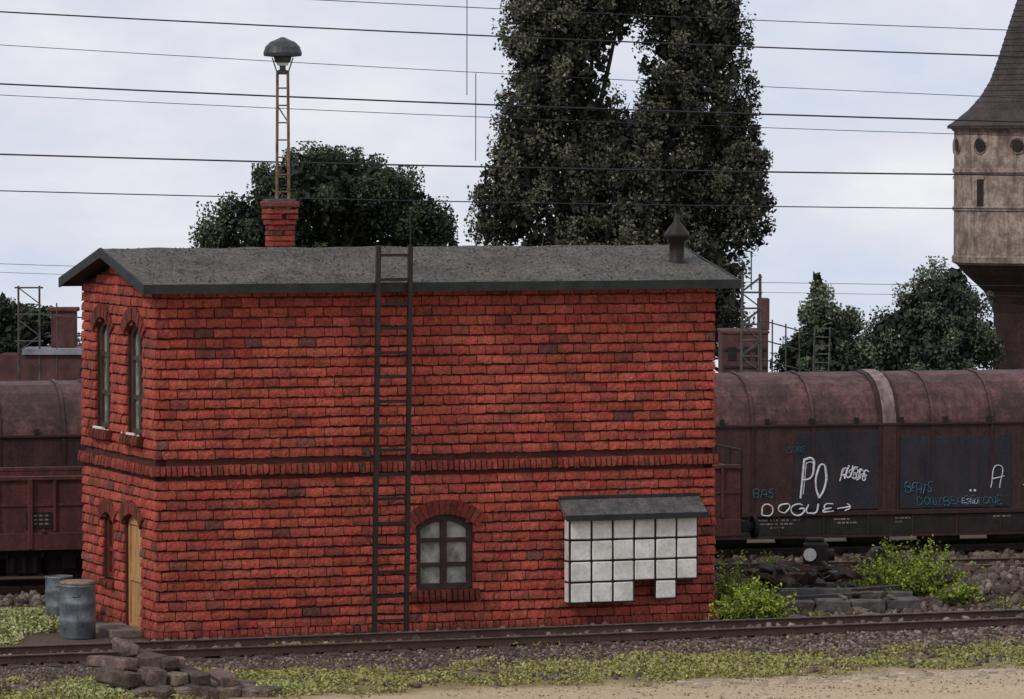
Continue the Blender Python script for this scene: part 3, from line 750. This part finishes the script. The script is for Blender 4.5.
# ------------------------------------------------------------------ vegetation
def tree(name,x,y,z,clumps,nl,leaf,seed,base=(.028,.036,.020),light=(.075,.085,.045),trunk=.3,sub=.42,density_sub=1.0,inner=.25):
    global rng
    rng=np.random.default_rng(seed); random.seed(seed)
    e=empty(name,(x,y,z)); mb=MB()
    cl=np.array([[c[0]-x,0,c[1]-z,c[2],min(c[2],2.4)*.9,c[3]] for c in clumps],float)
    cl[:,1]=rng.uniform(-.5,.5,len(cl))*cl[:,3]*.6
    zt=cl[:,2].max()
    p=Vector((0,0,-.2)); segs=7; pts=[p]
    for i in range(1,segs+1): pts.append(Vector((random.uniform(-.12,.12)+ (cl[:,0].mean())*i/segs,random.uniform(-.1,.1),zt*.95*i/segs)))
    for i in range(segs): mb.cyl(pts[i],pts[i+1],trunk*(1-.8*i/segs),trunk*(1-.8*(i+1)/segs),n=9,cap=False)
    for c in cl:
        k=min(segs-1,max(1,int(segs*max(.15,(c[2]-c[5]*.8)/zt)*.8))); a=pts[k]
        b_=Vector((c[0],c[1],c[2])); mid=(a+b_)/2+Vector((random.uniform(-.2,.2),random.uniform(-.2,.2),-.1))
        mb.cyl(a,mid,trunk*.4,trunk*.25,n=6,cap=False); mb.cyl(mid,b_,trunk*.25,trunk*.08,n=6,cap=False)
        for q in range(6):
            t=Vector(rng.normal(size=3)); t.normalize(); t=Vector((t.x*c[3],t.y*c[4],abs(t.z)*c[5]))*.9
            mb.cyl(mid.lerp(b_,.5+q*.08),b_+t,trunk*.09,.012,n=4,cap=False)
    mb.obj('trunk_and_limbs',['bark'],e,True)
    vol=(cl[:,3]*cl[:,5]); pr=vol/vol.sum()
    ns=int(vol.sum()*14*density_sub)
    ci=rng.choice(len(cl),ns,p=pr)
    D=rng.normal(size=(ns,3)); D/=np.linalg.norm(D,axis=1)[:,None]
    rad=rng.uniform(.15,1.0,(ns,1))**.45; rad*=rng.uniform(.90,1.07,(ns,1))
    SC=cl[ci,:3]+D*rad*cl[ci,3:6]
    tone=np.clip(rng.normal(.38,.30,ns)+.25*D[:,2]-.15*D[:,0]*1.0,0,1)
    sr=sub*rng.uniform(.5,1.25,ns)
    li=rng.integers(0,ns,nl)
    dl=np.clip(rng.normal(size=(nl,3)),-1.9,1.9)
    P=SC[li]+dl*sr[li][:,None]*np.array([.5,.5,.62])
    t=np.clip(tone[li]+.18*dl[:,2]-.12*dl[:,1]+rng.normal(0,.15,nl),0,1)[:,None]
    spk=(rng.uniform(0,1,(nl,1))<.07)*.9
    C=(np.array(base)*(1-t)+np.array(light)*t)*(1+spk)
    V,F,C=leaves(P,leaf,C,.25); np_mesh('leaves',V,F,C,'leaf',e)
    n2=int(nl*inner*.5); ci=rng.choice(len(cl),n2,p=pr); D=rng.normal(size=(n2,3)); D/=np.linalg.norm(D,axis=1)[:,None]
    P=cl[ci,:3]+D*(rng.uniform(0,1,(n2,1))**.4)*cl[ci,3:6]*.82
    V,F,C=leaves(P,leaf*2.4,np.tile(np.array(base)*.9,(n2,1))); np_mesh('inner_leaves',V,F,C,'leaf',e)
    return e
PG=dict(base=(.024,.026,.017),light=(.125,.125,.080))
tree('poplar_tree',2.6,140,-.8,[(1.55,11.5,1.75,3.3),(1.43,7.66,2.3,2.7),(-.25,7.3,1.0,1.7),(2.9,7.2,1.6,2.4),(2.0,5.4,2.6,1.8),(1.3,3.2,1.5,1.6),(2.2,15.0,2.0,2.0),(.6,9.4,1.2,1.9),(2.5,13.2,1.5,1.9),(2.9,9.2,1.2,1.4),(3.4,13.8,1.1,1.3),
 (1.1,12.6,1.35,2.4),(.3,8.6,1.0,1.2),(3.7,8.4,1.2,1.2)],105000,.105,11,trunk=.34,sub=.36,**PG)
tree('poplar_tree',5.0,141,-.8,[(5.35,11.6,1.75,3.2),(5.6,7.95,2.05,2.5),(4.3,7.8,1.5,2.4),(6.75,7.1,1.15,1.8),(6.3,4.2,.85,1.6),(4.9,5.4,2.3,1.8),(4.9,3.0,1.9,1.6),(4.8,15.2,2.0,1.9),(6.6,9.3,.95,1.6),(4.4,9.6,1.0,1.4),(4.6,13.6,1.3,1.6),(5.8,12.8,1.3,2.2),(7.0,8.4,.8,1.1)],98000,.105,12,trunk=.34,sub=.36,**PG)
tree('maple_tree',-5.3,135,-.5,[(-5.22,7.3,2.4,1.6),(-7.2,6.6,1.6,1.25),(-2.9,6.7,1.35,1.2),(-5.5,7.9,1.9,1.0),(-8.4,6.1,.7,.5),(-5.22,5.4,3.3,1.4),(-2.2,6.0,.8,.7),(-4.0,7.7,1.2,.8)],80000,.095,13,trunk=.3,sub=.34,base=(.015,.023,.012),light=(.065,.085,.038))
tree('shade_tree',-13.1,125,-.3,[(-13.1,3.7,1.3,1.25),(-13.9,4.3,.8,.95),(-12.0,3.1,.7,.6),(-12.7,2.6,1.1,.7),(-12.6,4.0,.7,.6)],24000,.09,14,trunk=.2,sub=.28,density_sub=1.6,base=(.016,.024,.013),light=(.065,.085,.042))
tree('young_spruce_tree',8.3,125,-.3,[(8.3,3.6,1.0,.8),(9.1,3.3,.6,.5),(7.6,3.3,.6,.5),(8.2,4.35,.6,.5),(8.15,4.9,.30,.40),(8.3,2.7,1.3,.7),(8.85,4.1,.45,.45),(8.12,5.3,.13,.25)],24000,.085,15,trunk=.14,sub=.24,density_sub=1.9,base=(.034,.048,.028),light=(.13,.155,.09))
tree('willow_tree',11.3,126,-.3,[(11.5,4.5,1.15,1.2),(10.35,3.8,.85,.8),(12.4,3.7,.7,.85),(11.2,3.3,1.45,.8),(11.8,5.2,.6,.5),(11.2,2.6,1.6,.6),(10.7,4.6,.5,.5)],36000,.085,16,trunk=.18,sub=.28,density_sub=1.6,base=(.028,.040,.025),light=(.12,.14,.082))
tree('hedge_tree',9.9,128,-.4,[(9.9,2.9,.9,.8),(9.6,2.5,1.2,.6)],9000,.09,17,trunk=.12,sub=.3,density_sub=1.6,base=(.02,.032,.018),light=(.08,.10,.05))

def bush(name,x,y,rx,ry,rz,n,seed):
    global rng
    rng=np.random.default_rng(seed)
    z0=float(gz(np.array(x),np.array(y))); e=empty(name,(x,y,z0))
    k=n; A=rng.uniform(0,2*math.pi,k); R0=rng.uniform(0,1,k)**.5
    bx=np.cos(A)*R0*rx*.75; by=np.sin(A)*R0*ry*.75
    tip=np.stack([np.cos(A)*rx*(.25+.9*R0)+rng.normal(0,.16,k),np.sin(A)*ry*(.25+.8*R0)+rng.normal(0,.1,k),rz*(1.05-.7*R0**2)*rng.uniform(.35,1.3,k)],1)
    P=[];C=[]
    m_=18
    tn=rng.uniform(.45,1.4,(k,1))
    for j in range(m_):
        t=(j+1)/m_
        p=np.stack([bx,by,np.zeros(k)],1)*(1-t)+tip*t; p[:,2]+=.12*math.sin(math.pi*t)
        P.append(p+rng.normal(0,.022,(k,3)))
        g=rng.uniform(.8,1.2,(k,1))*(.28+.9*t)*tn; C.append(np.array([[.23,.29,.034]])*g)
    P=np.concatenate(P);C=np.concatenate(C)
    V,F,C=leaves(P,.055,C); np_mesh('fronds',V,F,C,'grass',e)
    mb=MB()
    for i in range(14):
        mb.cyl((bx[i],by[i],-.05),(tip[i,0],tip[i,1],tip[i,2]*.8),.012,.004,n=4,cap=False)
    mb.obj('stems',['bark'],e)
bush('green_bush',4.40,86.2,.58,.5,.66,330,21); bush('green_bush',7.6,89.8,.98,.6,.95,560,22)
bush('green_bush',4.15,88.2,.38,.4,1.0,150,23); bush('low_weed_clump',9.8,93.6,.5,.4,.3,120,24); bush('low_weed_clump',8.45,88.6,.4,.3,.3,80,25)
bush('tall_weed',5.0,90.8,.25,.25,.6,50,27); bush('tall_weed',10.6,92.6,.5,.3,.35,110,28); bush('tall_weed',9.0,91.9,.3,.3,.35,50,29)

rng=np.random.default_rng(5)
def crumbs(name,pts,size,c1,c2,hgt=.05):
    n=len(pts); z=gz(pts[:,0],pts[:,1])+rng.uniform(0,1,n)**1.5*hgt
    P=np.stack([pts[:,0],pts[:,1],z],1); t=rng.uniform(0,1,(n,1))**1.3
    C=np.array(c1)*(1-t)+np.array(c2)*t
    V,F,C=leaves(P,size,C,.4); return np_mesh(name,V,F,C,'grass')
def field(n,u0,u1,v0,v1,thr,seed):
    r_=np.random.default_rng(seed)
    u=r_.uniform(u0,u1,n*3); v=r_.uniform(v0,v1,n*3)
    f=np.sin(u*1.7+v*2.1)+np.sin(u*3.9-v*3.1+1)+np.sin(u*.8+2)+.8*np.sin(u*9+v*7)+r_.normal(0,.5,n*3)
    edge=np.minimum(v-v0,v1-v)/(v1-v0)*6
    k=(f+np.minimum(edge,1.5)>thr); u=u[k][:n];v=v[k][:n]
    x=BX+cs*u-sn*v; y=BY+sn*u+cs*v; return np.stack([x,y],1)
crumbs('grass_strip',field(52000,-5,24,-8.9,-5.2,1.0,1),.055,(.21,.21,.05),(.39,.37,.13),.08)
crumbs('dry_grass',field(16000,-5,24,-9.6,-4.0,1.8,2),.05,(.34,.27,.14),(.16,.12,.05),.04)
crumbs('rail_side_moss',field(5000,-5,24,-1.0,-.2,1.6,3),.045,(.15,.17,.05),(.28,.28,.10),.04)
def disc(n,x,y,rx,ry,seed):
    r_=np.random.default_rng(seed); a=r_.uniform(0,6.283,n); q=r_.uniform(0,1,n)**.6
    return np.stack([x+np.cos(a)*q*rx,y+np.sin(a)*q*ry],1)
crumbs('moss_grass',np.concatenate([disc(9000,-9.0,85.4,1.2,2.4,3),disc(4000,-9.6,82.5,1.0,1.6,4),disc(5000,-6.5,74.7,.7,1.1,5),disc(1800,-3.9,75.0,.6,.7,6),disc(1200,-5.6,76.5,.8,.4,16)]),.065,(.22,.25,.07),(.48,.47,.24),.12)
crumbs('track_weeds',np.concatenate([disc(1500,9.6,93.5,1.2,.8,7),disc(700,6.0,87.2,2.2,.3,8),disc(900,10.3,88.2,1.4,.6,9),disc(900,-3,81.9,4,.25,19)]),.055,(.15,.18,.04),(.28,.30,.08),.08)

def stones(name,pts,smin,smax,cols,seed,zoff=0):
    r_=np.random.default_rng(seed); n=len(pts)
    g=(1+5**.5)/2
    ico=np.array([(-1,g,0),(1,g,0),(-1,-g,0),(1,-g,0),(0,-1,g),(0,1,g),(0,-1,-g),(0,1,-g),(g,0,-1),(g,0,1),(-g,0,-1),(-g,0,1)])/1.9
    fc=np.array([(0,11,5),(0,5,1),(0,1,7),(0,7,10),(0,10,11),(1,5,9),(5,11,4),(11,10,2),(10,7,6),(7,1,8),(3,9,4),(3,4,2),(3,2,6),(3,6,8),(3,8,9),(4,9,5),(2,4,11),(6,2,10),(8,6,7),(9,8,1)])
    s=(smin+(smax-smin)*r_.uniform(0,1,n)**2)[:,None,None]
    V=ico[None]*r_.uniform(.6,1.25,(n,12,1))*r_.uniform(.6,1.2,(n,1,3))*s*.5
    a=r_.uniform(0,6.283,n); ca,sa=np.cos(a)[:,None],np.sin(a)[:,None]
    V=np.stack([V[...,0]*ca-V[...,1]*sa,V[...,0]*sa+V[...,1]*ca,V[...,2]],-1)
    z=gz(pts[:,0],pts[:,1])+s[:,0,0]*.15+zoff
    V+=np.stack([pts[:,0],pts[:,1],z],1)[:,None,:]
    F=(fc[None]+np.arange(n)[:,None,None]*12).reshape(-1,3)
    C=np.array(cols)[r_.integers(0,len(cols),n)]*r_.uniform(.7,1.3,(n,1)); C=np.repeat(C,12,axis=0)
    np_mesh(name,V.reshape(-1,3),F,C,'stone')
def uvrect(n,u0,u1,v0,v1,seed):
    r_=np.random.default_rng(seed); u=r_.uniform(u0,u1,n); v=r_.uniform(v0,v1,n)
    return np.stack([BX+cs*u-sn*v,BY+sn*u+cs*v],1)
sc=[(.155,.115,.09),(.095,.070,.058),(.20,.155,.125),(.125,.082,.06),(.06,.047,.042),(.27,.225,.19)]
stones('ballast_gravel',np.concatenate([uvrect(8500,-5,24,-5.8,-3.0,1),uvrect(2600,-5,24,-2.75,-1.4,2),uvrect(2200,-1,24,-1.3,-.1,3)]),.05,.20,sc,1)
stones('yard_gravel',np.concatenate([uvrect(3000,-5,24,-8.5,-5.2,4)]),.04,.13,sc,2)
r_=np.random.default_rng(9)
pts=np.stack([r_.uniform(3.4,12.5,9000),r_.uniform(85.5,101.5,9000)],1); 
pts=pts[(-sn*(pts[:,0]-BX)+cs*(pts[:,1]-BY)>-.3)]
inside=((cs*(pts[:,0]-BX)+sn*(pts[:,1]-BY))<L+.15)&((-sn*(pts[:,0]-BX)+cs*(pts[:,1]-BY))<W+.1)
pts=pts[~inside]
stones('track_rubble',np.concatenate([pts,disc(900,9.3,89.6,1.3,.9,11),disc(600,5.3,90.4,.9,.7,12),disc(400,-8.9,90.3,1.4,1.2,13),disc(700,7,88.9,2.4,.6,14)]),.06,.26,[(.12,.090,.072),(.065,.052,.044),(.16,.122,.096),(.095,.062,.047),(.20,.165,.14)],3)
mb=MB(); random.seed(4)
u=6.0
while u<12.8:
    for j in range(6):
        v=-9.15-j*.17
        if random.random()<.80:
            x,y=uv2w(u+random.uniform(-.01,.01)+(.08 if j%2 else 0),v); s=.07; zz=float(gz(np.array(x),np.array(y)))-random.uniform(0,.02)
            k=random.uniform(.7,1.2); M4=Matrix.Translation((x,y,zz))@Matrix.Rotation(BA+random.uniform(-.06,.06),4,'Z')
            mb.box(-s,s,-s,s,-.03,.028,0,col=(.46*k,.37*k,.27*k),bev=.02,M4=M4,jit=.006)
    u+=.165
mb.obj('cobbled_path',['stone'])
stones('sand_grit',uvrect(2500,2,24,-12,-8.6,6),.02,.06,[(.35,.28,.2),(.25,.2,.15),(.4,.34,.27)],8)

# ------------------------------------------------------------------ water tower
e=empty('water_tower',(16.57,150,-1.7)); mb=MB(); o=1.7
mb.lathe(0,0,[(1.35,0),(1.25,1.0+o),(1.22,3.7+o),(1.32,4.0+o)],32,2)
mb.lathe(0,0,[(1.3,3.98+o),(1.55,4.4+o),(2.15,4.95+o),(2.42,5.25+o)],32,2)
mb.lathe(0,0,[(2.42,5.24+o),(2.56,5.32+o),(2.56,5.5+o),(2.50,5.55+o),(2.50,6.95+o),(2.55,6.97+o),(2.55,7.08+o),(2.50,7.10+o),(2.50,8.15+o),(2.55,8.17+o),(2.55,8.28+o),(2.50,8.30+o),(2.50,9.45+o),(2.6,9.55+o),(2.6,9.62+o)],8*4,0)
rp=[(2.70,9.56),(2.72,9.64),(2.35,9.90),(2.0,10.2),(1.65,10.6),(1.35,11.1),(1.10,11.8),(.85,12.6),(.62,13.3),(.4,14.0),(.15,14.7)]
fin=[]
for (ra,za),(rb,zb) in zip(rp[:-1],rp[1:]):
    m_=max(1,int(abs(zb-za)/.16))
    for i in range(m_):
        t=i/m_; fin.append((ra+(rb-ra)*t+.018,za+(zb-za)*t+o)); t=(i+.9)/m_; fin.append((ra+(rb-ra)*t-.004,za+(zb-za)*t+o))
mb.lathe(0,0,fin,32,1)
for a in range(12):
    t=R(-137+a*30); M4=Matrix.Rotation(t,4,'Z')
    if a%2==0: mb.box(2.46,2.515,-.13,.13,7.1+o,7.95+o,3,M4=M4); mb.box(2.50,2.54,-.17,.17,7.95+o,8.05+o,0,M4=M4)
    p=M4@Vector((2.44,0,9.0+o)); q=M4@Vector((2.515,0,9.0+o)); mb.cyl(p,q,.20,n=14,mi=3); q2=M4@Vector((2.54,0,9.0+o)); mb.cyl(p,q2,.25,n=14,mi=0,cap=False)
mb.obj('tower',['concrete','towerroof','towerstem','dark'],e)

# ------------------------------------------------------------------ background works
e=empty('factory_building',(-11.8,124,-.6)); mb=MB()
mb.box(-1.6,1.6,-1,1.5,0,4.05,0); mb.box(-1.0,1.7,-1.1,1.6,4.05,4.2,1); mb.box(-.32,.32,-.3,.3,4.2,5.15,0,bev=.03); mb.box(-.38,.38,-.36,.36,5.15,5.26,0,bev=.02)
mb.box(.5,1.2,-1.05,-1,3.2,3.7,2)
mb.obj('works',['bg','bgroof','dark'],e)
e=empty('pipe_gantry',(-12.9,123,-.5)); mb=MB()
for x in(0,.55): mb.cyl((x,0,0),(x,0,5.75),.03,n=6)
for z in(4.3,5.0,5.7): mb.cyl((-.1,0,z),(.65,0,z),.025,n=6)
mb.cyl((1.0,0,0),(1.0,0,5.3),.02,n=6); mb.cyl((.5,0,5.0),(1.9,0,4.9),.02,n=6)
for i in range(5): mb.cyl((0 if i%2 else .55,0,3.6+i*.42),(.55 if i%2 else 0,0,4.02+i*.42),.016,n=5)
mb.obj('gantry',['steel'],e)
e=empty('factory_building',(6.35,124,-.6)); mb=MB()
mb.box(-.85,.35,-1,1.5,0,4.6,0); mb.box(-.88,.38,-1.03,1.53,4.6,4.66,0); mb.box(.12,.42,-.3,.3,4.66,5.5,0,bev=.02)
for z in np.arange(2.8,4.6,.45): mb.box(-.8,.3,-1.03,-1.0,z,z+.05,2)
for x in np.arange(-.7,.3,.35): mb.box(x,x+.2,-1.025,-1.0,3.9,4.25,2)
mb.obj('works',['bg','bgroof','dark'],e)
e=empty('steel_lattice_tower',(6.15,121,-.4)); mb=MB()
for sx in(-.28,.28):
    for sy in(-.28,.28): mb.cyl((sx,sy,0),(sx*.8,sy*.8,6.0),.03,n=6)
for i in range(14):
    z=.2+i*.41
    for sy in(-.26,.26):
        mb.cyl((-.27,sy,z),(.27,sy,z),.018,n=5); mb.cyl((-.27 if i%2 else .27,sy,z),(.27 if i%2 else -.27,sy,z+.41),.016,n=5)
mb.cyl((0,0,5.6),(0,0,6.6),.02,n=6)
mb.obj('lattice',['steel'],e)
e=empty('steel_railing_stair',(7.0,122,-.4)); mb=MB()
for x in(0,.35,.7,1.05): mb.cyl((x-.6,0,0),(x-.6,0,4.9-x*.3),.022,n=6)
for z in(3.6,4.1,4.6): mb.cyl((-.6,0,z+.2),(.5,0,z-.1),.02,n=6)
for x in(.7,1.1): mb.cyl((x,0,0),(x+.15,0,4.6),.025,n=6)
for z in np.arange(2.8,4.6,.22): mb.cyl((.72+z*.03,0,z),(1.12+z*.03,0,z),.018,n=5)
mb.obj('railing',['steel'],e)

# ------------------------------------------------------------------ overhead wires
e=empty('overhead_wires',(0,108,0)); 
cu=bpy.data.curves.new('wires','CURVE'); cu.dimensions='3D'; cu.bevel_depth=1.0; cu.bevel_resolution=1
def wire(zl,zr_,r,dy=0,x0=-34,x1=34):
    hw=11.75
    sp=cu.splines.new('POLY'); n=24; sp.points.add(n)
    for i in range(n+1):
        x=x0+(x1-x0)*i/n; t=(x+hw)/(2*hw); z=zl+(zr_-zl)*t+ .00045*(x*x-hw*hw)
        sp.points[i].co=(x,dy,z,1); sp.points[i].radius=r
for a in((11.91,10.88,.019,0),(11.18,9.96,.009,1.5),(10.26,9.39,.021,0),(10.03,9.09,.009,2.5),(8.65,8.17,.021,-1),(7.83,7.41,.014,-2),(12.64,11.54,.011,2),(6.04,5.53,.007,4),(5.81,5.26,.006,5)): wire(*a)
for x,za,zb in((-1.03,12.2,10.0),(-.83,10.5,8.5)):
    sp=cu.splines.new('POLY'); sp.points.add(1); sp.points[0].co=(x,0,za,1); sp.points[1].co=(x,-.3,zb,1); sp.points[0].radius=sp.points[1].radius=.010
cu.materials.append(M['wire']); o=bpy.data.objects.new('wires',cu); COL.objects.link(o); o.parent=e
for sx in(-34,34):
    e2=empty('catenary_mast',(sx,108,-.3)); mb=MB()
    for x in(-.2,.2):
        for y in(-.2,.2): mb.cyl((x,y,0),(x*.6,y*.6,15),.04,n=6)
    for z in np.arange(.5,15,.6): mb.cyl((-.2,-.2,z),(.2,-.2,z+.5),.02,n=5); mb.cyl((.2,.2,z),(-.2,.2,z+.5),.02,n=5)
    for z in(7.5,9.5,11,13): mb.cyl((0,-2.5,z),(0,5.2,z),.05,n=6)
    mb.obj('mast',['steel'],e2)
print('objects',len(bpy.data.objects))
